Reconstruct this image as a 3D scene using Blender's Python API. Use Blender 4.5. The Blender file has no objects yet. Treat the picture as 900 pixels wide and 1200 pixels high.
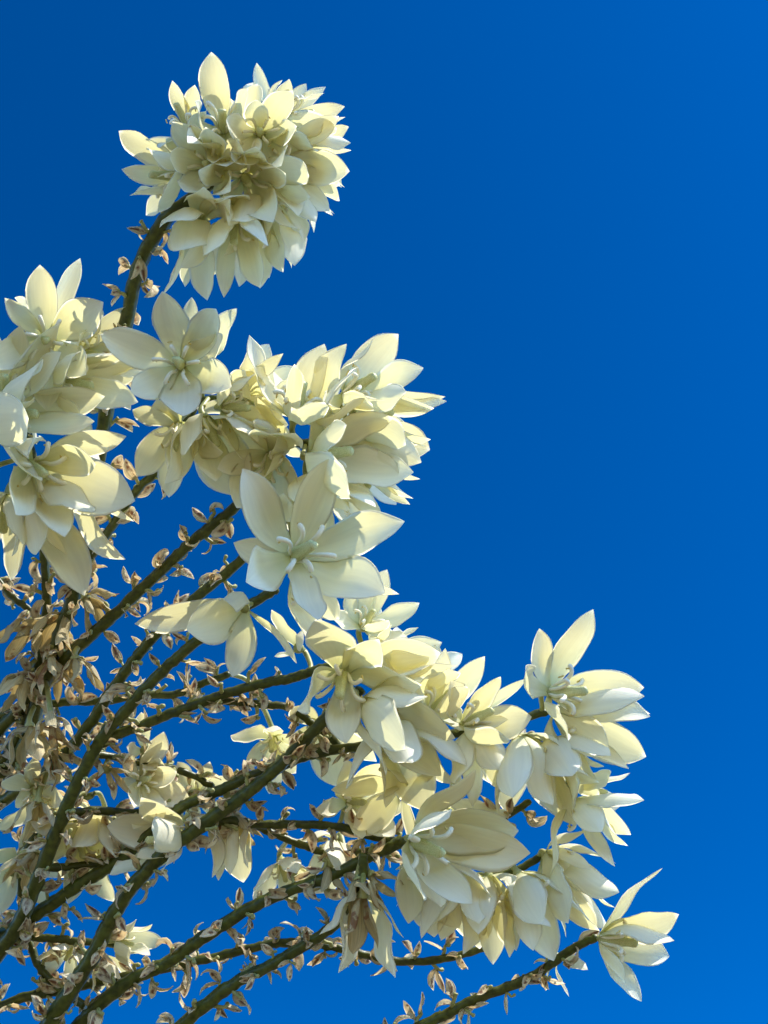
import bpy, math, random
from mathutils import Vector, Matrix

random.seed(7)
scene = bpy.context.scene
col = scene.collection
R = math.radians

# ------------------------------------------------------------------ camera
PITCH = R(50.0)
CAM = Vector((0, 0, 1.45))
D = 0.90                     # metres from the lens to the middle of the flower panicle
S = 0.0005                   # metres per photograph pixel there (a petal is about 5 cm long)
RIGHT = Vector((1, 0, 0))
UP = Vector((0, -math.sin(PITCH), math.cos(PITCH)))
FWD = Vector((0, math.cos(PITCH), math.sin(PITCH)))
cam_data = bpy.data.cameras.new('camera')
cam = bpy.data.objects.new('camera', cam_data)
col.objects.link(cam)
cam.location = CAM
cam.rotation_euler = (math.pi / 2 + PITCH, 0, 0)
cam_data.sensor_fit = 'VERTICAL'
cam_data.angle = 2 * math.atan(600 * S / D)
cam_data.clip_start = 0.01
cam_data.clip_end = 5000
scene.camera = cam

# ------------------------------------------------------------------ sky, sun, exposure
SUN_EL, SUN_AZ = R(57), R(118)            # azimuth measured from straight ahead (+Y) to the right (+X)
world = bpy.data.worlds.new('World')
scene.world = world
world.use_nodes = True
nt = world.node_tree
bg = nt.nodes['Background']
sky = nt.nodes.new('ShaderNodeTexSky')
sky.sky_type = 'NISHITA'
sky.sun_disc = False
sky.sun_elevation = SUN_EL
sky.sun_rotation = SUN_AZ
sky.altitude = 1500
sky.air_density = 1.0
sky.dust_density = 0.6
sky.ozone_density = 4.0
hsv = nt.nodes.new('ShaderNodeHueSaturation')
hsv.inputs['Hue'].default_value = 0.510
hsv.inputs['Saturation'].default_value = 1.45
nt.links.new(sky.outputs[0], hsv.inputs['Color'])
# the camera's tone curve deepens the blue evenly over the whole sky
sp = nt.nodes.new('ShaderNodeSeparateColor'); sp.mode = 'HSV'
cb = nt.nodes.new('ShaderNodeCombineColor'); cb.mode = 'HSV'
pw = nt.nodes.new('ShaderNodeMath'); pw.operation = 'POWER'; pw.inputs[1].default_value = 2.2
ml = nt.nodes.new('ShaderNodeMath'); ml.operation = 'MULTIPLY'; ml.inputs[1].default_value = 0.335
nt.links.new(hsv.outputs[0], sp.inputs[0])
nt.links.new(sp.outputs[0], cb.inputs[0]); nt.links.new(sp.outputs[1], cb.inputs[1])
nt.links.new(sp.outputs[2], pw.inputs[0]); nt.links.new(pw.outputs[0], ml.inputs[0]); nt.links.new(ml.outputs[0], cb.inputs[2])
nt.links.new(cb.outputs[0], bg.inputs['Color'])
bg.inputs['Strength'].default_value = 0.10

sun_data = bpy.data.lights.new('sun', 'SUN')
sun_data.energy = 5.0
sun_data.angle = R(0.53)
sun_data.color = (1.0, 0.955, 0.88)
sun = bpy.data.objects.new('sun', sun_data)
col.objects.link(sun)
to_sun = Vector((math.cos(SUN_EL) * math.sin(SUN_AZ), math.cos(SUN_EL) * math.cos(SUN_AZ), math.sin(SUN_EL)))
sun.rotation_euler = to_sun.to_track_quat('Z', 'Y').to_euler()
sun.location = (0, 0, 30)

vs = scene.view_settings
vs.view_transform = 'Standard'
vs.look = 'None'
vs.exposure = 0.73
vs.gamma = 1.0
vs.use_curve_mapping = False
scene.cycles.max_bounces = 12
scene.cycles.diffuse_bounces = 6
scene.cycles.transmission_bounces = 8
scene.cycles.transparent_max_bounces = 8

# ------------------------------------------------------------------ materials
def new_mat(name):
    m = bpy.data.materials.new(name)
    m.use_nodes = True
    m.node_tree.nodes.clear()
    return m, m.node_tree.nodes, m.node_tree.links

def ramp(N, pts):
    r = N.new('ShaderNodeValToRGB')
    e = r.color_ramp.elements
    while len(e) < len(pts):
        e.new(0.5)
    for el, (p, c) in zip(e, pts):
        el.position = p
        el.color = (*c, 1)
    return r

def leafy(name, along, cross_dark=None, trans=(0.8, 0.76, 0.4), tfac=0.45, rough=0.45, vein=0.12,
          vein_scale=26, bump=0.15, spots=None, jitter=0.1, spec=0.3, margin=None):
    """thin plant tissue: reflects on the lit face and lets tinted light through"""
    m, N, L = new_mat(name)
    uv = N.new('ShaderNodeUVMap'); uv.uv_map = 'UVMap'
    sep = N.new('ShaderNodeSeparateXYZ'); L.new(uv.outputs[0], sep.inputs[0])
    r = ramp(N, along); L.new(sep.outputs['Y'], r.inputs[0])
    colour = r.outputs[0]
    info = N.new('ShaderNodeObjectInfo')
    if cross_dark:                                   # tint towards the middle of the blade
        rc = ramp(N, cross_dark[0]); L.new(sep.outputs['X'], rc.inputs[0])
        tc0 = N.new('ShaderNodeTexCoord')
        n0 = N.new('ShaderNodeTexNoise'); n0.inputs['Scale'].default_value = 2.6
        L.new(tc0.outputs['Object'], n0.inputs['Vector'])
        mul = N.new('ShaderNodeMath'); mul.operation = 'MULTIPLY'
        rn = ramp(N, [(0.47, (0, 0, 0)), (0.60, (1, 1, 1))]); L.new(n0.outputs[0], rn.inputs[0])
        L.new(rc.outputs[0], mul.inputs[0]); L.new(rn.outputs[0], mul.inputs[1])
        mx = N.new('ShaderNodeMix'); mx.data_type = 'RGBA'
        L.new(mul.outputs[0], mx.inputs['Factor'])
        L.new(colour, mx.inputs['A']); mx.inputs['B'].default_value = (*cross_dark[1], 1)
        colour = mx.outputs['Result']
    # veins running lengthwise
    mapn = N.new('ShaderNodeMapping'); mapn.inputs['Scale'].default_value = (vein_scale, 1.6, 1)
    L.new(uv.outputs[0], mapn.inputs[0])
    addv = N.new('ShaderNodeVectorMath'); addv.operation = 'ADD'
    comb = N.new('ShaderNodeCombineXYZ')
    mulr = N.new('ShaderNodeMath'); mulr.operation = 'MULTIPLY'; mulr.inputs[1].default_value = 97
    L.new(info.outputs['Random'], mulr.inputs[0]); L.new(mulr.outputs[0], comb.inputs['Z'])
    L.new(mapn.outputs[0], addv.inputs[0]); L.new(comb.outputs[0], addv.inputs[1])
    nz = N.new('ShaderNodeTexNoise'); nz.inputs['Scale'].default_value = 1.0; nz.inputs['Detail'].default_value = 3
    L.new(addv.outputs[0], nz.inputs['Vector'])
    vr = N.new('ShaderNodeMapRange'); vr.inputs['From Min'].default_value = 0.3; vr.inputs['From Max'].default_value = 0.7
    vr.inputs['To Min'].default_value = 1 - vein; vr.inputs['To Max'].default_value = 1 + vein * 0.4
    L.new(nz.outputs[0], vr.inputs['Value'])
    jr = N.new('ShaderNodeMapRange'); jr.inputs['To Min'].default_value = 1 - jitter; jr.inputs['To Max'].default_value = 1 + jitter * 0.3
    L.new(info.outputs['Random'], jr.inputs['Value'])
    mm = N.new('ShaderNodeMath'); mm.operation = 'MULTIPLY'
    L.new(vr.outputs[0], mm.inputs[0]); L.new(jr.outputs[0], mm.inputs[1])
    sc = N.new('ShaderNodeVectorMath'); sc.operation = 'SCALE'
    L.new(colour, sc.inputs[0]); L.new(mm.outputs[0], sc.inputs['Scale'])
    colour = sc.outputs[0]
    if spots:
        tc = N.new('ShaderNodeTexCoord')
        ns = N.new('ShaderNodeTexNoise'); ns.inputs['Scale'].default_value = spots[1]; ns.inputs['Detail'].default_value = 4
        L.new(tc.outputs['Object'], ns.inputs['Vector'])
        sr = ramp(N, [(spots[2], (0, 0, 0)), (spots[2] + 0.05, (1, 1, 1))]); L.new(ns.outputs[0], sr.inputs[0])
        ms = N.new('ShaderNodeMix'); ms.data_type = 'RGBA'
        L.new(sr.outputs[0], ms.inputs['Factor']); L.new(colour, ms.inputs['A'])
        ms.inputs['B'].default_value = (*spots[0], 1)
        colour = ms.outputs['Result']
    bp = N.new('ShaderNodeBump'); bp.inputs['Strength'].default_value = bump; bp.inputs['Distance'].default_value = 0.0006
    L.new(nz.outputs[0], bp.inputs['Height'])
    p = N.new('ShaderNodeBsdfPrincipled')
    p.inputs['Roughness'].default_value = rough
    p.inputs['Specular IOR Level'].default_value = spec
    L.new(colour, p.inputs['Base Color']); L.new(bp.outputs[0], p.inputs['Normal'])
    t = N.new('ShaderNodeBsdfTranslucent')
    tm = N.new('ShaderNodeMix'); tm.data_type = 'RGBA'; tm.blend_type = 'MULTIPLY'; tm.inputs['Factor'].default_value = 1
    L.new(colour, tm.inputs['A']); tm.inputs['B'].default_value = (*trans, 1)
    L.new(tm.outputs['Result'], t.inputs['Color']); L.new(bp.outputs[0], t.inputs['Normal'])
    mix = N.new('ShaderNodeMixShader'); mix.inputs[0].default_value = tfac
    L.new(p.outputs[0], mix.inputs[1]); L.new(t.outputs[0], mix.inputs[2])
    if margin:                                       # tissue thins out towards the edge: more, and whiter, light passes
        ab = N.new('ShaderNodeMath'); ab.operation = 'MULTIPLY_ADD'; ab.inputs[1].default_value = 2; ab.inputs[2].default_value = -1
        L.new(sep.outputs['X'], ab.inputs[0])
        ac = N.new('ShaderNodeMath'); ac.operation = 'ABSOLUTE'; L.new(ab.outputs[0], ac.inputs[0])
        tipv = N.new('ShaderNodeMapRange'); tipv.inputs['From Min'].default_value = 0.6; tipv.inputs['To Max'].default_value = 0.95
        L.new(sep.outputs['Y'], tipv.inputs['Value'])
        mxx = N.new('ShaderNodeMath'); mxx.operation = 'MAXIMUM'
        L.new(ac.outputs[0], mxx.inputs[0]); L.new(tipv.outputs[0], mxx.inputs[1])
        sm = N.new('ShaderNodeMapRange'); sm.interpolation_type = 'SMOOTHSTEP'
        sm.inputs['From Min'].default_value = 0.76; sm.inputs['From Max'].default_value = 0.97
        L.new(mxx.outputs[0], sm.inputs['Value'])
        fa = N.new('ShaderNodeMapRange'); fa.inputs['To Min'].default_value = tfac; fa.inputs['To Max'].default_value = margin[0]
        L.new(sm.outputs[0], fa.inputs['Value']); L.new(fa.outputs[0], mix.inputs[0])
        tmx = N.new('ShaderNodeMix'); tmx.data_type = 'RGBA'
        L.new(sm.outputs[0], tmx.inputs['Factor']); tmx.inputs['A'].default_value = (*trans, 1); tmx.inputs['B'].default_value = (*margin[1], 1)
        L.new(tmx.outputs['Result'], tm.inputs['B'])
    out = N.new('ShaderNodeOutputMaterial'); L.new(mix.outputs[0], out.inputs[0])
    return m

def solid(name, c1, c2, scale=60, rough=0.5, bump=0.3, stretch=(1, 1, 1), spec=0.35, dist=0.001):
    m, N, L = new_mat(name)
    tc = N.new('ShaderNodeTexCoord')
    mp = N.new('ShaderNodeMapping'); mp.inputs['Scale'].default_value = stretch
    L.new(tc.outputs['Object'], mp.inputs[0])
    nz = N.new('ShaderNodeTexNoise'); nz.inputs['Scale'].default_value = scale; nz.inputs['Detail'].default_value = 5
    L.new(mp.outputs[0], nz.inputs['Vector'])
    r = ramp(N, [(0.3, c1), (0.7, c2)]); L.new(nz.outputs[0], r.inputs[0])
    bp = N.new('ShaderNodeBump'); bp.inputs['Strength'].default_value = bump; bp.inputs['Distance'].default_value = dist
    L.new(nz.outputs[0], bp.inputs['Height'])
    p = N.new('ShaderNodeBsdfPrincipled'); p.inputs['Roughness'].default_value = rough
    p.inputs['Specular IOR Level'].default_value = spec
    L.new(r.outputs[0], p.inputs['Base Color']); L.new(bp.outputs[0], p.inputs['Normal'])
    out = N.new('ShaderNodeOutputMaterial'); L.new(p.outputs[0], out.inputs[0])
    return m

M = {}
M['petal'] = leafy('petal_tissue', [(0.0, (0.62, 0.64, 0.32)), (0.22, (0.87, 0.84, 0.60)), (0.6, (0.91, 0.87, 0.685)), (1.0, (0.92, 0.885, 0.72))],
                   trans=(0.95, 0.915, 0.55), tfac=0.39, vein=0.05, vein_scale=14, bump=0.07, spots=((0.35, 0.25, 0.10), 300, 0.77),
                   margin=(0.75, (1.0, 0.99, 0.93)))
M['withered'] = leafy('withered_petal_tissue', [(0.0, (0.5, 0.42, 0.2)), (0.4, (0.66, 0.56, 0.30)), (1.0, (0.72, 0.62, 0.38))],
                      trans=(0.9, 0.75, 0.45), tfac=0.35, vein=0.3, rough=0.6, bump=0.6, spots=((0.30, 0.17, 0.08), 120, 0.6), jitter=0.25)
M['bract'] = leafy('bract_tissue', [(0.0, (0.42, 0.38, 0.18)), (0.2, (0.82, 0.69, 0.42)), (1.0, (0.93, 0.82, 0.56))],
                   cross_dark=([(0.20, (0, 0, 0)), (0.40, (1, 1, 1)), (0.60, (1, 1, 1)), (0.80, (0, 0, 0))], (0.22, 0.10, 0.05)),
                   trans=(0.95, 0.8, 0.6), tfac=0.35, vein=0.3, rough=0.6, bump=0.6, jitter=0.3, margin=(0.6, (1, .97, .9)))
M['stem'] = solid('stem_skin', (0.028, 0.037, 0.003), (0.085, 0.098, 0.010), scale=260, rough=0.42, bump=0.5)
M['pedicel'] = solid('pedicel_skin', (0.20, 0.22, 0.06), (0.40, 0.40, 0.16), scale=120, rough=0.45, bump=0.2)
M['pistil'] = solid('pistil_skin', (0.40, 0.42, 0.16), (0.62, 0.60, 0.30), scale=100, rough=0.45, bump=0.2)
M['stamen'] = solid('stamen_skin', (0.74, 0.70, 0.48), (0.85, 0.82, 0.66), scale=200, rough=0.5, bump=0.2)
M['anther'] = solid('anther_skin', (0.55, 0.42, 0.12), (0.72, 0.58, 0.22), scale=200, rough=0.6, bump=0.2)
M['leaf'] = leafy('sword_leaf_tissue', [(0.0, (0.10, 0.13, 0.05)), (1.0, (0.07, 0.11, 0.04))], trans=(0.8, 0.9, 0.4), tfac=0.12, vein=0.25, vein_scale=30)
M['trunk'] = solid('trunk_bark', (0.12, 0.09, 0.06), (0.28, 0.22, 0.15), scale=30, rough=0.9, bump=0.8, dist=0.01)
M['ground'] = solid('ground_sand', (0.11, 0.09, 0.06), (0.20, 0.165, 0.11), scale=3, rough=0.95, bump=0.5, dist=0.02, spec=0.1)

# ------------------------------------------------------------------ helpers
def W(px, py, z=0.0):
    """photo pixel + depth offset (pixels towards the viewer) -> world point"""
    dep = D - z * S
    k = S * dep / D
    return CAM + RIGHT * ((px - 450) * k) + UP * ((600 - py) * k) + FWD * dep

def V(x, y, z):
    """direction: x right, y down the picture, z towards the viewer"""
    return (RIGHT * x - UP * y - FWD * z)

def mesh(name, verts, faces, uvs=None, mat=None, smooth=True):
    me = bpy.data.meshes.new(name)
    me.from_pydata([tuple(v) for v in verts], [], faces)
    if uvs is not None:
        ul = me.uv_layers.new(name='UVMap')
        flat = []
        for f in faces:
            for i in f:
                flat.extend(uvs[i])
        ul.data.foreach_set('uv', flat)
    if smooth:
        me.polygons.foreach_set('use_smooth', [True] * len(me.polygons))
    if mat:
        me.materials.append(mat)
    me.update()
    return me

def link(name, data, parent=None, loc=None, mat4=None):
    o = bpy.data.objects.new(name, data)
    col.objects.link(o)
    if parent:
        o.parent = parent
    if mat4 is not None:
        o.matrix_local = mat4
    elif loc is not None:
        o.location = loc
    return o

def catmull(pts, n):
    out = []
    m = len(pts)
    for i in range(m - 1):
        p0 = pts[max(i - 1, 0)]; p1 = pts[i]; p2 = pts[i + 1]; p3 = pts[min(i + 2, m - 1)]
        for k in range(n):
            t = k / n
            out.append(0.5 * ((2 * p1) + (p2 - p0) * t + (2 * p0 - 5 * p1 + 4 * p2 - p3) * t * t + (3 * p1 - p0 - 3 * p2 + p3) * t ** 3))
    out.append(pts[-1].copy())
    return out

def frame(d):
    d = d.normalized()
    a = Vector((0, 0, 1)) if abs(d.z) < 0.9 else Vector((1, 0, 0))
    u = d.cross(a).normalized()
    return u, d.cross(u).normalized()

def tube(pts, radii, seg=8, ridge=0.0, cap=True):
    verts, faces = [], []
    n = len(pts)
    pu = None
    for i, p in enumerate(pts):
        d = (pts[min(i + 1, n - 1)] - pts[max(i - 1, 0)]).normalized()
        if pu is None:
            u, v = frame(d)
        else:
            u = (pu - d * pu.dot(d)).normalized(); v = d.cross(u)
        pu = u
        for k in range(seg):
            a = 2 * math.pi * k / seg
            rr = radii[i] * (1 + ridge * math.cos(3 * a))
            verts.append(p + u * (math.cos(a) * rr) + v * (math.sin(a) * rr))
    for i in range(n - 1):
        for k in range(seg):
            k2 = (k + 1) % seg
            faces.append((i * seg + k, i * seg + k2, (i + 1) * seg + k2, (i + 1) * seg + k))
    if cap:
        faces.append(tuple(range(seg - 1, -1, -1)))
        faces.append(tuple((n - 1) * seg + k for k in range(seg)))
    return verts, faces

def interp(tab, t):
    for (a, x), (b, y) in zip(tab, tab[1:]):
        if t <= b:
            return x + (y - x) * (t - a) / (b - a)
    return tab[-1][1]

OVATE = [(0, .24), (.08, .36), (.18, .60), (.3, .84), (.42, .97), (.52, 1.0), (.62, .97), (.72, .87), (.81, .70), (.88, .50), (.94, .28), (.975, .13), (1, .02)]
TS = [0, .06, .13, .21, .30, .39, .48, .57, .66, .74, .81, .87, .92, .96, 1.0]
US = [-1, -.82, -.55, -.27, 0, .27, .55, .82, 1]

def blade(c, n, wid, bulge, rec, cup, rng, wave=0.02, twist=0.0, lip=0.012, side=0.0):
    """one petal from the origin along chord c, hollow side towards n; returns verts, faces, uvs"""
    L = c.length
    d = c / L
    w = n.cross(d).normalized()
    n = d.cross(w).normalized()
    verts, uvs, faces = [], [], []
    ph = rng.uniform(0, 6.28); fr = rng.uniform(1.2, 2.6)
    ph2 = rng.uniform(0, 6.28)
    asym = rng.uniform(-0.12, 0.12)
    nc = len(US) + 2
    for t in TS:
        off = -bulge * math.sin(math.pi * t) - rec * math.sin(2 * math.pi * t)
        sl = side * math.sin(math.pi * t)
        centre = d * (t * L) + n * (off * L) + w * (sl * L)
        hw = wid * L * interp(OVATE, t)
        a = twist * (t - 0.3)
        wt = w * math.cos(a) + n * math.sin(a)
        nn = n * math.cos(a) - w * math.sin(a)
        cc = cup * (0.35 + 0.65 * math.sin(math.pi * min(1, t * 0.9 + 0.1)))
        row = []
        for u in US:
            ang = u * cc
            x = (math.sin(ang) / cc if cc > 1e-3 else u) * hw * (1 + asym * u)
            y = ((1 - math.cos(ang)) / cc if cc > 1e-3 else 0) * hw
            rip = wave * L * math.sin(fr * 6.28 * t + ph + (1.7 if u > 0 else 0)) * u * u * math.sin(math.pi * t)
            rip += wave * 0.5 * L * math.sin(ph2 + 5 * t + 2.5 * u)* math.sin(math.pi * t)
            ridge = 0.0035 * L * math.sin(6.5 * u + ph2) * math.sin(math.pi * t) + 0.006 * L * math.exp(-(u / 0.16) ** 2) * (1 - t)
            row.append(centre + wt * x + nn * (y + rip - ridge))
        e0 = row[0] - nn * (lip * L * min(1, 6 * (1 - t) + .15)) + wt * (0.004 * L)
        e1 = row[-1] - nn * (lip * L * min(1, 6 * (1 - t) + .15)) - wt * (0.004 * L)
        full = [e0] + row + [e1]
        for k, p in enumerate(full):
            verts.append(p)
            uvs.append((max(0, min(1, (k - 1) / (nc - 3))), t))
    for i in range(len(TS) - 1):
        for k in range(nc - 1):
            faces.append((i * nc + k, i * nc + k + 1, (i + 1) * nc + k + 1, (i + 1) * nc + k))
    return verts, faces, uvs

# ------------------------------------------------------------------ the ground
gv, gf = [], []
gn = 24
for j in range(gn + 1):
    for i in range(gn + 1):
        x = (i / gn - 0.5) * 2; y = (j / gn - 0.5) * 2
        gx = math.copysign(abs(x) ** 3, x) * 1500; gy = math.copysign(abs(y) ** 3, y) * 1500
        h = 0 if max(abs(gx), abs(gy)) < 8 else 0.12 * math.sin(gx * 0.13) * math.cos(gy * 0.11)
        gv.append((gx, gy, h))
for j in range(gn):
    for i in range(gn):
        a = j * (gn + 1) + i
        gf.append((a, a + 1, a + gn + 2, a + gn + 1))
ground = link('ground', mesh('ground', gv, gf, mat=M['ground']))
ground['kind'] = 'structure'

# ------------------------------------------------------------------ the yucca: trunk, sword leaves, main flower stalk
STX, STY = W(-70, 900, -130).x, W(-70, 900, -130).y
ROOT = Vector((STX - 0.05, STY + 0.06, 0))
plant = bpy.data.objects.new('yucca_plant', None)
col.objects.link(plant)
plant.location = ROOT
plant.empty_display_size = 0.2
plant['label'] = 'flowering yucca with cream white blossoms and dry bracts on green branching stalks'
plant['category'] = 'plant'

def local(pts, o):
    return [p - o for p in pts]

tp = [ROOT + Vector((0, 0, h)) for h in (-0.02, 0.12, 0.3, 0.5, 0.62)]
v, f = tube(local(tp, ROOT), [0.11, 0.09, 0.08, 0.075, 0.06], 14)
link('trunk', mesh('trunk', v, f, mat=M['trunk']), plant)

top = W(-58, 330, -190)
stalk_pts = catmull([ROOT + Vector((0, 0, 0.55)), Vector((STX - 0.02, STY + 0.02, 1.2)), W(-70, 1250, -60), W(-70, 900, -130), W(-64, 600, -160), top], 10)
n = len(stalk_pts)
v, f = tube(local(stalk_pts, ROOT), [0.019 - 0.013 * (i / (n - 1)) for i in range(n)], 12)
link('flower_stalk', mesh('flower_stalk', v, f, mat=M['stem']), plant)

rng = random.Random(3)
leaf_meshes = []
for k in range(5):
    lv, lu, lf = [], [], []
    Ln = 0.62 + 0.05 * k
    for i in range(12):
        t = i / 11
        hw = 0.022 * min(1, 0.6 + 2 * t) * (1 - t ** 2.2) + 0.0006
        sag = -0.10 * t ** 2.4 * (0.5 + 0.25 * k)
        for u in (-1, 0, 1):
            lv.append(Vector((t * Ln, u * hw, sag + abs(u) * 0.008 * (1 - t))))
            lu.append(((u + 1) / 2, t))
    for i in range(11):
        for q in range(2):
            a = i * 3 + q
            lf.append((a, a + 1, a + 4, a + 3))
    me = mesh('leaf', lv, lf, lu, M['leaf'])
    leaf_meshes.append(me)
for i in range(64):
    az = i * 2.39996
    el = R(62 - 85 * (i / 63) + rng.uniform(-6, 6))
    h = 0.62 - 0.28 * (i / 63)
    m4 = Matrix.Translation((0.04 * math.cos(az), 0.04 * math.sin(az), h)) @ Matrix.Rotation(az, 4, 'Z') @ Matrix.Rotation(-el, 4, 'Y')
    link('leaf', leaf_meshes[i % 5], plant, mat4=m4)

# ------------------------------------------------------------------ branches: (x, y, z) in photograph pixels, radii in pixels
BR = [
 # (points, radius start, radius end, bract range along the branch)
 ([(-68, 960, -130), (-20, 925, -105), (25, 880, -70), (45, 820, -50), (70, 745, -40), (88, 690, -35), (100, 620, -40), (114, 540, -50), (130, 450, -45), (148, 375, -30), (162, 315, -15), (190, 262, 0), (225, 232, 5), (265, 200, 0), (305, 175, -10), (340, 165, -15)], 10, 8.5, (.12, .87)),
 ([(-69, 1000, -125), (-20, 925, -90), (22, 862, -75), (40, 800, -70), (54, 720, -60), (52, 660, -55), (44, 590, -45), (38, 540, -20), (30, 480, -20), (40, 430, -15), (52, 410, -10)], 8, 4, (.2, .62)),
 ([(80, 715, -42), (98, 665, -35), (122, 630, -32), (160, 575, -30), (190, 545, -25), (215, 500, -10), (235, 470, -5), (265, 470, 0)], 7, 4, (.05, .6)),
 ([(-68, 920, -130), (0, 855, -85), (60, 790, -45), (110, 742, -25), (150, 706, -15), (195, 663, -8), (235, 627, -5), (272, 598, -5), (305, 560, 0), (332, 520, 5), (365, 520, 0), (400, 500, -10), (425, 480, -15)], 9, 5, (.2, .7)),
 ([(-69, 1010, -130), (-10, 950, -80), (45, 912, -40), (82, 878, -20), (108, 845, -8), (132, 808, 0), (162, 768, 5), (190, 735, 8), (226, 704, 10), (270, 668, 15), (308, 636, 25), (335, 640, 40), (345, 655, 62)], 9, 5, (.12, .85)),
 ([(-69, 1180, -80), (-20, 1140, -20), (20, 1085, 5), (42, 1035, 15), (66, 975, 20), (90, 920, 22), (116, 870, 24), (150, 830, 26), (190, 787, 28), (230, 752, 30), (262, 728, 34), (300, 705, 40), (325, 690, 45)], 11, 5, (.1, .85)),
 ([(118, 872, 20), (140, 860, 16), (180, 845, 12), (220, 829, 12), (260, 815, 12), (300, 803, 14), (342, 795, 18), (372, 785, 24), (402, 778, 30), (430, 770, 20), (450, 775, 5)], 7, 5, (.08, .62)),
 ([(235, 826, 8), (255, 822, 4), (300, 825, 0), (340, 830, -4), (362, 845, -8), (385, 862, -15), (400, 880, -25)], 5, 4, (.1, .95)),
 ([(-68, 890, -120), (-20, 850, -100), (20, 833, -90), (75, 823, -85), (120, 822, -82), (165, 815, -80), (205, 814, -80), (240, 800, -78), (270, 790, -75)], 6, 4, (.2, .98)),
 ([(-70, 1330, -40), (0, 1270, -5), (50, 1210, 15), (82, 1162, 24), (110, 1118, 30), (130, 1078, 32), (156, 1038, 34), (196, 998, 34), (240, 965, 32), (282, 935, 30), (322, 903, 28), (352, 873, 28), (386, 838, 30), (408, 818, 34), (425, 808, 36)], 12, 6, (.15, .95)),
 ([(-69, 1150, -110), (-20, 1110, -50), (25, 1083, -15), (60, 1060, -8), (100, 1033, -4), (140, 1008, 0), (185, 968, 2), (215, 945, 2), (245, 932, 0), (285, 914, 0), (330, 897, 0), (370, 883, 0), (420, 875, 2), (460, 870, 6), (500, 865, 12), (540, 858, 18), (590, 848, 20), (642, 834, 18)], 9.5, 4.5, (.12, .74)),
 ([(228, 975, 22), (262, 962, 10), (300, 966, 2), (350, 966, -2), (400, 970, -2), (450, 984, 0), (485, 990, 10), (515, 1005, 10), (550, 1025, 5), (590, 1025, 10), (620, 1012, 5), (640, 1000, 0)], 6, 4, (.05, .5)),
 ([(300, 968, -10), (340, 985, -22), (380, 998, -25), (420, 1000, -20), (450, 990, -10)], 5, 4, (.1, 1)),
 ([(-70, 1390, -60), (20, 1280, -20), (90, 1205, 0), (120, 1175, 8), (152, 1150, 14), (196, 1128, 18), (240, 1098, 20), (290, 1066, 20), (340, 1044, 18), (385, 1028, 14), (430, 1006, 10), (465, 990, 12), (482, 985, 25)], 10, 6, (.2, .97)),
 ([(-70, 1450, -40), (60, 1340, 0), (160, 1250, 20), (236, 1182, 28), (280, 1150, 30), (320, 1130, 30), (360, 1106, 30), (392, 1084, 32), (408, 1060, 35), (424, 1030, 40), (426, 1000, 38)], 10, 5, (.3, .9)),
 ([(-69, 1130, -120), (-20, 1105, -60), (22, 1098, -30), (60, 1099, -26), (100, 1104, -25), (135, 1106, -25)], 5.5, 4, (.3, .98)),
 ([(-70, 1230, -100), (-30, 1200, -70), (20, 1172, -45), (60, 1163, -40), (120, 1150, -36), (200, 1134, -30), (260, 1120, -30), (310, 1108, -30), (350, 1104, -30), (400, 1112, -32), (445, 1123, -34), (490, 1127, -36), (545, 1118, -38), (590, 1100, -38), (620, 1080, -30)], 7, 4, (.15, .88)),
 ([(-70, 1500, -20), (150, 1400, 10), (330, 1290, 20), (450, 1225, 20), (520, 1190, 18), (560, 1170, 18), (600, 1155, 20), (640, 1134, 22), (670, 1112, 24), (700, 1098, 26)], 9, 4, (.45, .97)),
 ([(106, 882, 16), (140, 889, -5), (180, 897, -20), (215, 904, -28), (250, 922, -30)], 5, 3.5, (.1, 1)),
 ([(72, 955, 10), (110, 950, -10), (160, 953, -20), (200, 944, -22), (225, 930, -25)], 6, 4, (.1, 1)),
 ([(48, 1018, -5), (85, 1015, -14), (115, 1012, -16), (150, 1000, -16), (170, 985, -18)], 5, 4, (.1, .9)),
 ([(490, 990, 15), (530, 992, 25), (562, 982, 30), (590, 960, 30), (622, 939, 26)], 5, 3.5, (.4, 1)),
 ([(590, 848, 20), (620, 870, 10), (650, 895, 5), (690, 922, 0), (695, 935, 0)], 4.5, 3.5, (.2, .3)),
 ([(100, 1180, -10), (60, 1150, -30), (40, 1120, -40), (25, 1060, -60), (30, 1000, -60), (60, 960, -55), (110, 930, -50)], 6, 4, (.1, .95)),
 ([(-60, 640, -150), (-20, 660, -100), (10, 695, -80), (35, 715, -75), (60, 735, -72), (85, 760, -75)], 5, 3.5, (.2, 1)),
]

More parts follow.
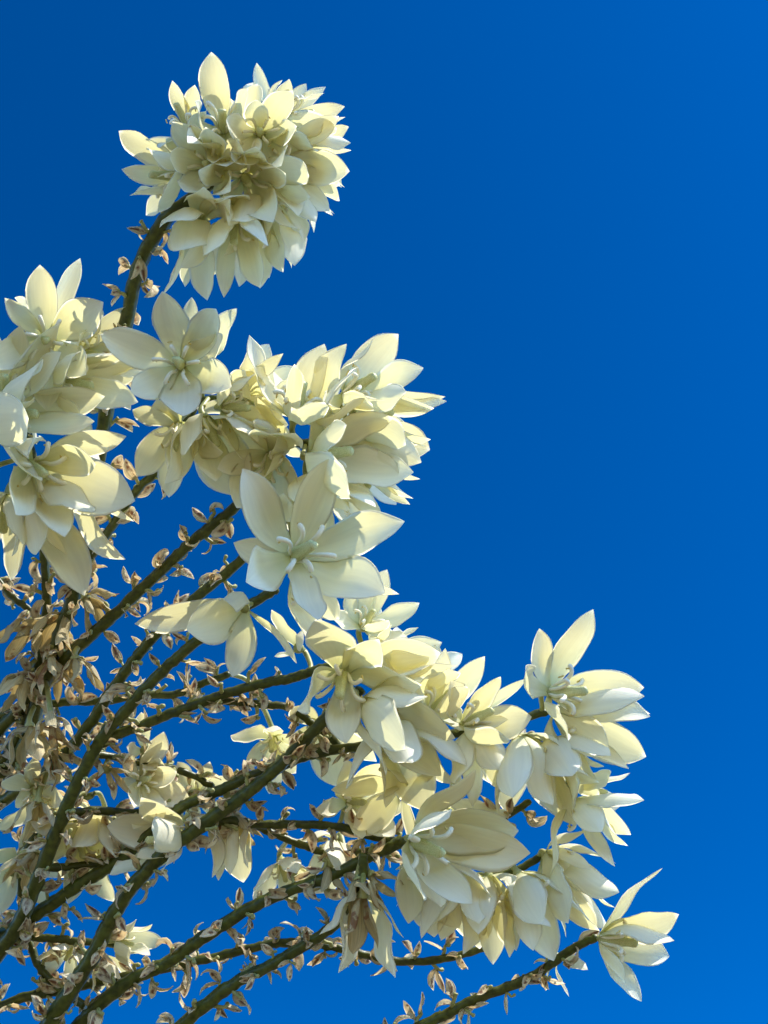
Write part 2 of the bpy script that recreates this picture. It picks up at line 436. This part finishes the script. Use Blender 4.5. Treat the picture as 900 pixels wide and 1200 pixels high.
samples = []                              # (world point, tangent) along every branch, for the pedicels
branches = []
for bi, (pts, r0, r1, br) in enumerate(BR):
    wp = catmull([W(*p) for p in pts], 9)
    n = len(wp)
    rr = random.Random(100 + bi)
    # slight kinks at the nodes, swollen where the bracts sit
    radii = [S * 0.90 * (r0 + (r1 + 1 - r0) * (i / (n - 1)) ** 0.8) * (1 + rr.uniform(-.05, .05)) for i in range(n)]
    wp = [p + V(rr.uniform(-1, 1), rr.uniform(-1, 1), rr.uniform(-1, 1)) * (0.7 * S) for p in wp]
    radii[-1] *= 0.6
    o0 = wp[0]
    v, f = tube(local(wp, o0), radii, 10)
    for i in range(n):                                # uneven, slightly furrowed skin
        for k in range(10):
            q = v[i * 10 + k]
            c0 = wp[i] - o0
            v[i * 10 + k] = c0 + (q - c0) * (1 + rr.uniform(-.07, .07) + (.05 if k % 2 else -.03))
    b = link('branch', mesh('branch', v, f, mat=M['stem']), plant, loc=o0 - ROOT)
    branches.append((b, wp, radii, br))
    for i in range(n):
        samples.append((wp[i], (wp[min(i + 1, n - 1)] - wp[max(i - 1, 0)]).normalized(), radii[i], bi, i / (n - 1)))

# ------------------------------------------------------------------ dried bracts along the branches
def bract_mesh(k):
    rr = random.Random(500 + k)
    verts, uvs, faces = [], [], []
    L = 1.0
    bend = rr.uniform(-2.2, 2.2)
    wid = rr.uniform(0.20, 0.34)
    cup = rr.uniform(0.7, 1.7)
    curl = rr.uniform(-1.2, 1.2)
    tw = rr.uniform(-1.2, 1.2)
    N = 8
    p = Vector((0, 0, 0)); ang = 0.0
    for i in range(N + 1):
        t = i / N
        ang = bend * t + curl * t * t
        if i:
            p = p + Vector((math.cos(ang), 0, math.sin(ang))) * (L / N)
        nrm = Vector((-math.sin(ang), 0, math.cos(ang)))
        hw = wid * (0.30 + 0.70 * math.sin(math.pi * min(1, t * 1.15 + 0.02)) ** 0.8) if t < 0.75 else wid * interp([(.75, .72), (.88, .36), (1, .03)], t)
        a = tw * t
        side = Vector((0, 1, 0)) * math.cos(a) + nrm * math.sin(a)
        nn = nrm * math.cos(a) - Vector((0, 1, 0)) * math.sin(a)
        for u in (-1.05, -1, -.5, 0, .5, 1, 1.05):
            uu = max(-1, min(1, u))
            y = (1 - math.cos(uu * cup)) / cup * hw
            q = p + side * (math.sin(uu * cup) / cup * hw) + nn * (y + rr.uniform(-.012, .012))
            if abs(u) > 1:
                q = q - nn * 0.035
            verts.append(q); uvs.append(((uu + 1) / 2, t))
    for i in range(N):
        for q in range(6):
            a = i * 7 + q
            faces.append((a, a + 1, a + 8, a + 7))
    return mesh('bract', verts, faces, uvs, M['bract'])

bract_meshes = [bract_mesh(k) for k in range(16)]

def stub_mesh(k):
    rr = random.Random(700 + k)
    pts = catmull([Vector((0, 0, 0)), Vector((.4, rr.uniform(-.1, .1), .05)), Vector((.75, rr.uniform(-.2, .2), rr.uniform(-.1, .25))), Vector((1, rr.uniform(-.3, .3), rr.uniform(0, .5)))], 3)
    n = len(pts)
    v, f = tube(pts, [.17 - .05 * (i / (n - 1)) + (.07 if i == n - 2 else 0) for i in range(n)], 7)
    return mesh('pedicel_stub', v, f, mat=M['pedicel'])
stub_meshes = [stub_mesh(k) for k in range(5)]

rng = random.Random(21)
def orient(d, up):
    d = d.normalized()
    z = (up - d * up.dot(d))
    z = z.normalized() if z.length > 1e-6 else frame(d)[0]
    y = z.cross(d)
    return Matrix((d, y, z)).transposed().to_4x4()

nbract = 0
for b, wp, radii, (ta, tb) in branches:
    o0 = wp[0]
    # arc length table
    acc = [0]
    for p, q in zip(wp, wp[1:]):
        acc.append(acc[-1] + (q - p).length)
    tot = acc[-1]
    s = tot * ta
    az = rng.uniform(0, 6.28)
    while s < tot * tb:
        i = max(k for k in range(len(acc)) if acc[k] <= s)
        i = min(i, len(wp) - 2)
        fr = (s - acc[i]) / max(1e-9, acc[i + 1] - acc[i])
        p = wp[i].lerp(wp[i + 1], fr)
        d = (wp[i + 1] - wp[i]).normalized()
        u, v = frame(d)
        az += 2.4 + rng.uniform(-.5, .5)
        out = u * math.cos(az) + v * math.sin(az)
        base = p + out * (radii[i] * 0.85)
        # dried stub of a fallen flower, with papery bracts round its foot
        sd = (out * 1.0 + d * rng.uniform(0.1, 0.9)).normalized()
        sl = S * rng.uniform(9, 17)
        link('pedicel_stub', rng.choice(stub_meshes), b, mat4=Matrix.Translation(base - o0) @ orient(sd, d) @ Matrix.Scale(sl, 4))
        nb = rng.choice((1, 2, 2, 2, 3, 3))
        for q in range(nb):
            bd = (out * rng.uniform(.6, 1.2) + d * rng.uniform(-.7, 1.0) + Vector((rng.uniform(-.7, .7), rng.uniform(-.7, .7), rng.uniform(-.8, .4)))).normalized()
            bl = S * rng.uniform(16, 31)
            bb = base + sd * (sl * rng.uniform(0, .8))
            up = d * rng.uniform(-1, 1) + out * rng.uniform(-1, 1) + Vector((0, 0, rng.uniform(-.5, 1)))
            link('bract', rng.choice(bract_meshes), b, mat4=Matrix.Translation(bb - o0) @ orient(bd, up) @ Matrix.Scale(bl, 4))
            nbract += 1
        s += S * rng.uniform(11, 21)

# ------------------------------------------------------------------ flowers
def pistil_mesh():
    prof = [(0, .055), (.06, .065), (.15, .062), (.26, .055), (.34, .046), (.38, .05), (.42, .045), (.44, .02)]
    pts = [Vector((0, 0, z)) for z, r in prof]
    v, f = tube(pts, [r for z, r in prof], 12, ridge=0.16)
    return mesh('pistil', v, f, mat=M['pistil'])
def stamen_mesh(k):
    rr = random.Random(900 + k)
    q = rr.uniform(.8, 1.2)
    pts = catmull([Vector((.05, 0, .01)), Vector((.085 * q, .01, .11)), Vector((.11 * q, 0, .20)), Vector((.16 * q, 0, .265)), Vector((.215 * q, .01, .27)), Vector((.24 * q, .015, .245))], 3)
    n = len(pts)
    v, f = tube(pts, [(.017 + .010 * (i / (n - 1))) * (1 if i < n - 2 else (.92 if i == n - 2 else .5)) for i in range(n)], 8)
    return mesh('stamen', v, f, mat=M['stamen'])
def anther_mesh():
    pts = [Vector((0, 0, z)) for z in (-.035, -.02, 0, .02, .035)]
    v, f = tube(pts, [.004, .011, .009, .011, .004], 6)
    return mesh('anther', v, f, mat=M['anther'])
PISTIL = pistil_mesh(); STAMENS = [stamen_mesh(k) for k in range(4)]; ANTHER = anther_mesh()

flower_count = 0
def flower(bx, by, bz, axis, tips=(), L=98, opening=48, n_generic=None, roll=None, seed=None, kind='petal', organs=True, pedicel=True, wid=1.0, label=None):
    """base pixel and depth, mouth direction (x right, y down, z viewer), listed petal tips (x, y, +-depth, width factor)"""
    global flower_count
    flower_count += 1
    rr = random.Random(seed if seed is not None else 3000 + flower_count)
    B = W(bx, by, bz)
    a = V(*axis).normalized()
    fl = bpy.data.objects.new('flower', None)
    col.objects.link(fl)
    fl.parent = plant
    fl.location = B - ROOT
    fl.empty_display_size = 0.02
    if label:
        fl['label'] = label
    u, v = frame(a)
    chords = []
    for tp in tips:
        tx, ty, sg = tp[:3]
        wf = tp[3] if len(tp) > 3 else 1.0
        face = tp[4] if len(tp) > 4 else 0.0
        p = math.hypot(tx - bx, ty - by)
        LL = max(L * rr.uniform(.97, 1.04), p * 1.02)
        dz = sg * math.sqrt(LL * LL - p * p)
        chords.append((W(tx, ty, bz + dz) - B, wf, face))
    # remaining petals fill the widest gaps around the axis
    def az_of(c):
        return math.atan2(c.dot(v), c.dot(u))
    total = 6 if n_generic is None else len(chords) + n_generic
    azs = sorted(az_of(c[0]) for c in chords)
    if not azs:
        r0 = rr.uniform(0, 6.28) if roll is None else roll
        azs_new = [r0 + k * math.pi / 3 + rr.uniform(-.14, .14) for k in range(total)]
    else:
        azs_new = []
        cur = list(azs)
        while len(cur) < total:
            cur.sort()
            gaps = [((cur[(i + 1) % len(cur)] - cur[i]) % (2 * math.pi) or 2 * math.pi, cur[i]) for i in range(len(cur))]
            g, st = max(gaps)
            x = st + g / 2
            x = (x + math.pi) % (2 * math.pi) - math.pi
            cur.append(x); azs_new.append(x)
    for k, az in enumerate(azs_new):
        op = R(opening + rr.uniform(-9, 9) + (5 if k % 2 else -4))
        dirv = a * math.cos(op) + (u * math.cos(az) + v * math.sin(az)) * math.sin(op)
        chords.append((dirv * (L * S * rr.uniform(.9, 1.05)), 1.0, 0.0))
    for k, (c, wf, face) in enumerate(chords):
        d = c.normalized()
        rad = d - a * d.dot(a)
        if rad.length < 0.05:
            rad = u
        rad.normalize()
        nrm = (a - d * a.dot(d))
        if nrm.length < 0.15:
            nrm = -rad
        nrm.normalize()
        if face:                                        # petal turned about its own length
            nrm = nrm.lerp(-FWD, face)
            nrm = (nrm - d * nrm.dot(d)).normalized()
        if kind == 'petal':
            ws = (0.255 if k % 2 else 0.22) * wf * wid * rr.uniform(.92, 1.08)
            vv, ff, uu = blade(c, nrm, ws, rr.uniform(.07, .16), rr.uniform(-.01, .085), rr.uniform(.5, 1.2), rr,
                               wave=rr.uniform(.010, .042), twist=rr.uniform(-.5, .5), side=rr.uniform(-.03, .03))
        else:
            ws = 0.17 * wf * wid * rr.uniform(.7, 1.2)
            vv, ff, uu = blade(c, nrm, ws, rr.uniform(-.05, .2), rr.uniform(-.05, .09), rr.uniform(.8, 1.7), rr,
                               wave=rr.uniform(.03, .07), twist=rr.uniform(-1.2, 1.2), side=rr.uniform(-.1, .1))
        off = rad * (0.035 * L * S)
        link('petal', mesh('petal', vv, ff, uu, M[kind]), fl, loc=off)
    q = orient(u, a)                                    # z of the organ meshes along the axis
    m = Matrix((u, a.cross(u), a)).transposed().to_4x4() @ Matrix.Scale(L * S, 4)
    if organs:
        link('pistil', PISTIL, fl, mat4=m)
        for k in range(6):
            mk = m @ Matrix.Rotation(k * math.pi / 3 + rr.uniform(-.2, .2), 4, 'Z')
            st = link('stamen', rr.choice(STAMENS), fl, mat4=mk)
            link('anther', ANTHER, fl, mat4=mk @ Matrix.Translation((.245, .015, .235)) @ Matrix.Rotation(rr.uniform(-1, 1), 4, 'X'))
    if pedicel:
        # from the nearest branch to the flower's foot
        best = min(samples, key=lambda s: (s[0] - (B - a * (18 * S))).length + 0.2 * abs((s[0] - B).dot(a) + 20 * S))
        A = best[0]
        dist = (A - B).length
        mid = A.lerp(B, 0.5) - a * (0.28 * dist)
        pts = catmull([A, A.lerp(mid, .6) + best[1] * (0.1 * dist), B - a * min(0.3 * dist, 12 * S), B + a * (2 * S)], 5)
        n = len(pts)
        pr = [S * (3.0 + 1.6 * (i / (n - 1)) ** 3 + (2.0 if i >= n - 3 else 0)) for i in range(n)]
        vv, ff = tube(local(pts, B), pr, 8)
        link('pedicel', mesh('pedicel', vv, ff, mat=M['pedicel']), fl)
    return fl

F = flower
# --- globe on the topmost branch
F(262, 152, 25, (.05, -.25, .9), [(248, 64, .6, 1.1, .4), (222, 165, 1), (300, 178, 1), (265, 192, 1), (288, 105, .8), (232, 118, .9, .9)], L=96)
F(220, 150, 5, (-.3, -.6, .5), [(201, 96, .5, 1.0, .6), (226, 101, .3, 1.0, .6), (188, 172, .8, 1.2), (240, 130, .8)], L=76, n_generic=0)
F(322, 132, -25, (.5, -.7, .3), [(302, 75, -.6, .65, .6), (340, 93, .4, 1.25, .6), (380, 101, -.5, .6, .5), (358, 98, -.4, .8)], L=75, n_generic=0)
F(305, 157, 45, (.05, .1, 1), [(300, 120, 1), (268, 143, 1), (283, 190, 1), (328, 192, 1), (345, 148, 1)], L=78)
F(335, 140, 10, (.95, -.15, .35), [(403, 125, -.3, .8), (395, 148, .6, 1.3), (380, 112, .3), (370, 175, .8)], L=84, n_generic=0)
F(345, 165, 0, (.95, .15, .15), [(408, 150, -.4), (411, 170, .2), (405, 193, .6, .9), (380, 140, .7)], L=80, n_generic=1)
F(345, 190, -5, (.9, .45, .1), [(403, 205, -.3, .8), (399, 217, .3), (399, 234, .5), (393, 248, -.2, .6)], L=84, n_generic=0)
F(330, 215, 5, (.5, .8, .35), [(358, 281, .2, .8), (347, 309, .5), (370, 262, .6), (310, 290, .7)], L=98, n_generic=0)
F(300, 240, 15, (.1, .95, .35), [(329, 318, .2), (305, 336, .5), (350, 270, .5, 1.1), (265, 300, .3)], L=98)
F(275, 258, 30, (.05, .75, .65), [(303, 335, .6), (263, 346, .3, .6), (310, 290, 1), (245, 300, 1)], L=96)
F(232, 262, 30, (-.05, .6, .75), [(242, 349, .3), (205, 262, 1, 1.1), (215, 296, 1, 1.2), (238, 222, 1), (268, 236, 1)], L=92, n_generic=0)
F(213, 278, 5, (-.3, .95, .1), [(187, 346, .2, 1.0), (215, 335, -.3)], L=80, n_generic=0, organs=False)
F(212, 208, 22, (-.85, .05, .55), [(140, 156, .3, 1.15), (144, 199, .2, .7), (152, 226, .4, 1.1), (172, 250, -.4, 1.1), (172, 175, .8, 1.2), (185, 235, .9, 1.1)], L=92)
F(248, 194, 40, (-.1, .15, 1), [(202, 186, 1), (218, 222, 1), (268, 222, 1), (282, 178, 1), (240, 152, 1)], L=84)
F(287, 207, 38, (.2, .45, .85), [(332, 205, 1), (318, 258, 1), (270, 262, 1), (300, 175, 1)], L=86)
F(320, 190, 25, (.55, .3, .75), [(365, 205, 1), (350, 250, .8), (345, 150, .8)], L=88)
F(235, 178, 8, (-.6, .1, .8), [(185, 205, .7, 1.2), (195, 165, .7, 1.2)], L=76, n_generic=2)
F(290, 140, -20, (.1, -.8, .2), L=66, opening=45)
F(340, 185, -25, (.9, .1, -.2), [(404, 140, .1, .8, .4), (411, 178, .2, .8, .5), (404, 218, .2, .9, .4), (390, 250, .2, .7, .4), (368, 270, .1, .8, .4)], L=80, n_generic=0)
F(310, 245, -20, (.3, .9, .0), [(340, 315, .2, .8, .5), (318, 325, .1, .8, .5), (283, 335, .1, .8, .5), (352, 290, .1, .7, .5)], L=84, n_generic=0, organs=False)
F(300, 215, -30, (.3, .3, -.6), L=85, opening=55)
# --- cluster cut by the left side of the picture
F(55, 397, 20, (.15, .15, .95), [(47, 314, .4, 1.15), (118, 356, .6, 1.25), (98, 437, .7, 1.1), (55, 478, .6, 1.2), (8, 352, .7)], L=98)
F(62, 400, -25, (.3, -.5, -.3), [(95, 305, .1, .75), (20, 350, -.5)], L=98, n_generic=2, organs=False)
F(4, 470, 45, (.2, -.6, .7), [(23, 384, .4, 1.0), (-60, 420, .5)], L=98)
F(98, 415, -40, (.6, .1, .6), [(149, 362, .5, 1.2), (165, 425, .6, 1.3), (110, 470, .8, 1.1)], L=86)
F(74, 446, 8, (.9, .2, .4), [(160, 470, .4, 1.1), (150, 415, .4, 1.2), (100, 500, .6, 1.2)], L=98)
F(-5, 492, 55, (.95, -.1, .3), [(121, 466, .2, .9), (109, 490, .5, .9), (50, 560, .6)], L=125)
F(38, 546, 55, (.45, .2, .85), [(41, 518, 1, .6), (144, 513, .2, .7), (108, 546, .7, 1), (154, 586, .5, 1.15), (75, 625, .8), (22, 600, .9)], L=118)
F(45, 570, 25, (.5, .85, .25), [(153, 613, .2, .9), (143, 657, .4, 1.1), (100, 696, .4, .95), (18, 650, .5), (45, 650, .8)], L=122)
F(10, 580, 10, (-.1, .95, .2), [(10, 680, .2), (-30, 660, .4)], L=105)
F(-30, 420, 0, (-.6, .2, .5), L=100)
F(-40, 560, 10, (-.7, .4, .4), L=100)
F(20, 430, -40, (-.2, .8, .1), [(40, 520, .2, 1.2), (75, 500, .3, 1.2)], L=95)
# --- open flower and its neighbours
F(212, 428, 60, (.0, -.05, 1), [(191, 345, .7, 1.25), (121, 393, .5, 1.0), (156, 457, .8, 1.1), (214, 484, .9, 1.1), (268, 452, .8, 1.25), (251, 365, .8, 1.0)], L=100)
F(228, 425, 10, (.1, -.4, .3), [(275, 362, .3, 1.1), (144, 441, -.3, .5), (225, 350, -.6, .6)], L=92, n_generic=1, organs=False)
F(210, 498, 25, (-.05, .75, .65), [(163, 557, .4, 1.3, .5), (212, 558, .5, 1.45, .6), (158, 482, .6, 1.3, .5), (258, 530, .6, 1.2, .4), (185, 470, 1)], L=92)
F(262, 478, 30, (.85, .05, .5), [(331, 417, .3, .65), (318, 500, .6, .9), (300, 440, .8, .9), (285, 535, .6), (272, 442, 1)], L=86)
F(285, 460, -20, (.5, -.6, .2), [(301, 404, .5, 1.0, .7), (345, 440, .2, 1.3), (330, 470, .6, 1.1)], L=80)
F(240, 490, 35, (.4, .8, .4), [(255, 562, .4, 1.4, .6), (282, 580, .4, 1.4, .6), (300, 520, .7)], L=94)
F(318, 532, 25, (-.05, .7, .7), [(258, 550, .5, 1.35, .5), (280, 594, .5, 1.35, .5), (350, 585, .7), (325, 612, .5), (300, 505, 1), (345, 510, 1)], L=92)
F(330, 520, 10, (-.7, -.2, .6), [(295, 495, 1), (300, 465, .8)], L=75)
F(345, 492, 40, (.25, -.9, .35), [(403, 403, .2, 1.15), (379, 404, -.3, .9), (347, 426, .7, .7), (380, 470, 1, .7)], L=108)
F(405, 463, 5, (.75, -.45, .4), [(440, 398, .4, 1.1), (494, 430, .3, 1.05), (437, 472, .9, .9), (521, 468, -.1, .45), (380, 470, .9, .8)], L=104)
F(420, 480, 0, (.95, .1, .2), [(508, 481, .3, 1.1), (521, 467, -.2, .45), (500, 520, .5, 1.2)], L=98)
F(366, 535, 55, (.9, -.1, .4), [(408, 500, .8, .9), (460, 493, .2, .8), (483, 551, .4, 1.15), (440, 590, .5)], L=118)
F(415, 510, 5, (.85, .4, .2), [(503, 518, .2, 1.2), (494, 543, .5, 1.0), (470, 560, .7)], L=102)
F(400, 545, 15, (.75, .6, .2), [(490, 564, .2, .8), (482, 587, .4, .9), (450, 608, .5, 1.1), (410, 612, .6, 1.2), (479, 592, -.2, .5)], L=100)
F(360, 560, 20, (.2, .9, .3), [(385, 640, .5, 1.2), (345, 640, .5, 1.2), (415, 612, .4, 1.2)], L=90)
F(375, 500, -30, (.2, -.3, .2), L=90, opening=60)
F(300, 480, -30, (-.1, .3, .3), L=85, opening=60)
# --- the large open flower in front
F(346, 652, 110, (.42, -.26, .86), [(385, 542, .45, 1.2), (287, 553, .5, 1.0), (470, 612, .45, .95), (292, 680, .85, 1.2), (372, 722, .8, 1.0), (448, 692, .6, 1.0)], L=122)
F(345, 670, 40, (.5, .4, .3), [(465, 698, .1, .6), (276, 636, .3, .9), (400, 725, .7)], L=105, n_generic=1)
F(340, 610, 60, (-.1, -.8, .3), [(332, 577, .9, .5), (290, 575, .4, .8)], L=80, n_generic=0, organs=False)
# --- drooping flower seen from behind, left of it
F(287, 712, 55, (-.35, .30, .9), [(161, 731, -.2, .75), (222, 738, .6, 1.55), (272, 790, .5, 1.2), (345, 775, .3, .26), (262, 705, .9, .8)], L=98, n_generic=0, organs=False)
# --- central clusters
F(402, 790, 65, (-.05, .45, .9), [(352, 832, .8, 1.25), (372, 728, .8, 1.1), (442, 752, .9, 1.1), (512, 766, .3, 1.15), (490, 803, .6, 1.15), (405, 868, .6, 1.2)], L=108)
F(440, 775, 5, (.75, -.55, .2), [(492, 737, .2, .5), (461, 733, .5, .4), (516, 762, .3, 1.0)], L=86)
F(425, 735, 10, (.4, -.6, .5), [(455, 725, .8), (475, 745, .6), (385, 715, .8)], L=70)
F(425, 822, 60, (.8, .5, .4), [(531, 867, .3, 1.1), (517, 907, .3, .9), (455, 906, .6, 1.1), (500, 820, .6, .9)], L=122)
F(460, 850, 25, (.35, .85, .35), [(500, 950, .3, 1.2), (455, 945, .4, 1.2), (530, 920, .4, 1.2)], L=105)
F(505, 838, 20, (.55, -.7, .35), [(524, 762, .4, .9, .6), (567, 770, .3, .7, .5), (548, 803, .8, .8, .4), (480, 790, .6, 1.1)], L=92)
F(545, 848, 30, (.7, -.4, .4), [(617, 797, .2, .45, .5), (621, 838, .4, 1.35, .6), (588, 796, .4, 1.2, .6), (530, 800, .5, 1.1, .4)], L=92, n_generic=1)
F(560, 850, 15, (.2, .9, .35), [(556, 945, .4, 1.2), (590, 930, .5, 1.2), (530, 930, .5, 1.1)], L=96)
F(480, 800, -15, (.3, -.5, .1), L=84, opening=58)
# --- right-hand cluster
F(645, 812, 45, (.75, -.1, .5), [(695, 718, .2, .95, .75), (633, 740, .4, .8, .5), (618, 786, .8, .9), (753, 806, .2, .9), (667, 865, .8, 1.05), (760, 838, .3, .8)], L=108)
F(650, 832, 15, (.8, .4, .2), [(760, 840, .1, .9), (757, 887, .3, 1.1), (738, 898, .3, .6), (715, 880, .6, 1.1)], L=116)
F(608, 862, 40, (.25, .9, .35), [(587, 952, .4, .75), (672, 968, .2, 1.1), (645, 945, .6, 1.2)], L=112)
F(640, 870, 15, (.5, .75, .35), [(700, 935, .5, 1.25), (660, 950, .5, 1.2), (705, 900, .3, .9)], L=98)
F(685, 925, 5, (.9, .1, .2), [(738, 908, .3, 1.1), (733, 940, .6, .4), (720, 940, .3, .7)], L=62)
F(672, 938, 25, (.55, .8, .2), [(733, 993, .3, .9), (721, 1015, .2, .5), (705, 975, .8, 1.2)], L=92)
# --- lower right cluster
F(638, 1000, 10, (.8, .55, .2), [(720, 1015, .1, .6), (692, 1020, .4, .6), (713, 1052, .4, 1.15), (686, 975, .3, 1.0)], L=98)
F(645, 1020, 0, (.7, .7, .1), [(718, 1066, .1, .4), (711, 1090, .4, 1.0), (700, 1088, .6)], L=98)
F(607, 1024, 40, (.5, .8, .4), [(680, 1072, .5, 1.12), (700, 1092, .2, .8), (650, 1125, .3, 1.1, .4), (628, 1112, .5, 1.2, .4), (600, 1120, .5)], L=104)
F(572, 1026, 30, (.05, .95, .35), [(602, 1114, .4, 1.25, .4), (578, 1130, .3, .8, .4), (546, 1118, .4, 1.25, .4), (562, 1095, .8)], L=104)
F(495, 1000, 30, (.05, .95, .35), [(482, 1082, .5, 1.4, .5), (508, 1098, .4, 1.2, .5), (535, 1088, .4, 1.2, .5), (468, 1062, .2, .5)], L=100)
F(540, 1015, 15, (.0, 1, .3), [(520, 1102, .4, 1.2, .4), (560, 1112, .4, 1.2, .4)], L=98)
F(484, 985, 85, (.6, .1, .8), [(556, 906, .3, .75), (604, 975, .3, 1.1), (618, 1000, .2, 1.0), (552, 1055, .6, 1.1), (500, 1050, .9, 1.1), (528, 962, .95, .8)], L=122)
F(410, 940, -20, (.45, -.15, .8), [(474, 946, .4, 1.1), (446, 898, .5, 1.1), (372, 948, .6, 1.1), (405, 895, .8), (425, 980, .8)], L=84)
F(470, 925, 10, (-.5, .3, .5), [(440, 940, .6, .5), (450, 900, .8), (510, 905, .4, .5)], L=80, organs=False)
F(520, 950, -15, (.3, .6, .2), L=95, opening=55)
# --- single flower at the tip of the lowest branch
F(703, 1100, 28, (.95, .05, .3), [(776, 1021, .1, .5, .4), (795, 1075, .3, 1.1, .5), (790, 1106, .5, 1.2), (784, 1120, -.2, 1.0), (752, 1170, .3, .85, .5), (733, 1150, .6, 1.0)], L=100)
F(655, 1122, 12, (.7, .6, .1), [(688, 1137, .5, 1.1), (668, 1167, -.2, .35), (640, 1160, .3, .4)], L=52, n_generic=0, organs=False)
# --- flowers behind the bare branches
F(212, 985, 8, (-.9, -.1, .45), [(126, 970, .3, 1.4, .7), (165, 938, .4, 1.1, .6), (160, 1002, .5, 1.3, .6), (190, 1018, .5)], L=98)
F(190, 930, -45, (-.2, -.2, .8), [(138, 915, .6), (160, 893, .7), (222, 937, .6), (185, 890, .8)], L=72)
F(120, 955, -60, (-.2, .7, .5), [(62, 1002, .3, 1.3, .6), (92, 1035, .3, 1.3, .6), (145, 1012, .4, 1.2, .6)], L=92)
F(268, 945, -5, (.05, 1, .2), [(258, 1032, .3, .75), (288, 1018, .3, .7), (270, 1025, .7, .7)], L=90, n_generic=2, opening=16, organs=False)
F(138, 1103, -15, (.85, .05, .4), [(178, 1085, .4, 1.2), (176, 1118, .6, 1.2), (160, 1080, .7)], L=52, opening=35)
F(120, 1120, -30, (.2, .9, .3), [(140, 1150, .4), (125, 1160, .5)], L=50, opening=35)
F(372, 850, -40, (.3, .6, .6), [(330, 900, .4, 1.2), (395, 920, .4, 1.2), (345, 830, .7)], L=88)
F(350, 760, -10, (-.3, -.2, .4), [(323, 768, .2, .7), (345, 745, .8)], L=60, n_generic=1, organs=False)
F(395, 985, -50, (-.3, .6, .4), [(360, 1030, .4, 1.2), (350, 985, .5, 1.2)], L=75)
F(170, 880, -30, (.2, -.2, .6), [(190, 868, .6), (150, 875, .8)], L=48, n_generic=2, organs=False)
F(60, 940, -70, (.1, .5, .5), L=75, opening=50)
F(95, 985, -40, (.2, .3, .7), [(45, 1010, .5, 1.2), (130, 960, .5, 1.1)], L=80)
F(40, 925, -30, (.3, .1, .8), [(75, 940, .7, 1.1), (20, 945, .6)], L=62)
F(165, 915, -10, (.4, -.2, .7), [(205, 905, .6, 1.2), (220, 935, .4, 1.2), (150, 885, .6)], L=66)
F(320, 865, -60, (.0, .3, .6), [(290, 900, .5, 1.1), (345, 905, .5, 1.1)], L=66)
F(330, 1010, -45, (.2, .6, .5), [(375, 1030, .5, 1.1), (345, 1060, .5, 1.0)], L=62)
F(85, 1110, -45, (-.2, .4, .6), L=48, opening=45)
F(230, 930, -50, (.3, -.1, .6), L=52, opening=50)
F(20, 1010, -50, (.3, .3, .6), L=66, opening=50)
# --- withered ones
WL = 'withered straw coloured flower with drooping shrivelled petals'
F(425, 1046, 50, (.02, .98, .2), [(400, 1140, .3, 1.4), (460, 1146, .2, 1.1), (470, 1100, .1, .9), (378, 1095, .2, .9)], L=102, n_generic=0, organs=False, wid=1.0, label='wilting flower hanging with brown centre and folded petals')
F(425, 1050, 60, (.02, .98, .2), [(416, 1118, .3, 1.5, .7), (440, 1112, .3, 1.1, .5), (405, 1095, .5, 1.0)], L=78, n_generic=0, organs=False, kind='withered', label=WL)
for (x, y, z, ax, L) in [(100, 700, -20, (.5, .6, .4), 52), (75, 720, -40, (-.3, .8, .4), 60), (35, 730, -60, (-.3, .7, .4), 55), (60, 770, -30, (.3, .9, .3), 55),
                         (30, 790, -50, (-.2, .8, .3), 60), (88, 770, -20, (.1, 1, .2), 52), (35, 850, -30, (.1, .9, .3), 60), (60, 840, 5, (.2, .7, .5), 50),
                         (65, 880, -10, (.4, .4, .6), 48), (45, 940, 0, (0, .8, .4), 52), (125, 900, 15, (.3, .3, .7), 42), (270, 955, -8, (.3, .9, .3), 50),
                         (40, 1000, -20, (-.2, .6, .5), 48), (420, 1030, 42, (.1, .8, .5), 46), (435, 1025, 35, (.5, .5, .5), 40), (385, 1015, 5, (-.2, .8, .4), 45)]:
    F(x, y, z, ax, L=L, opening=38, kind='withered', organs=False, label=WL)
print('flowers', flower_count, 'bracts', nbract)
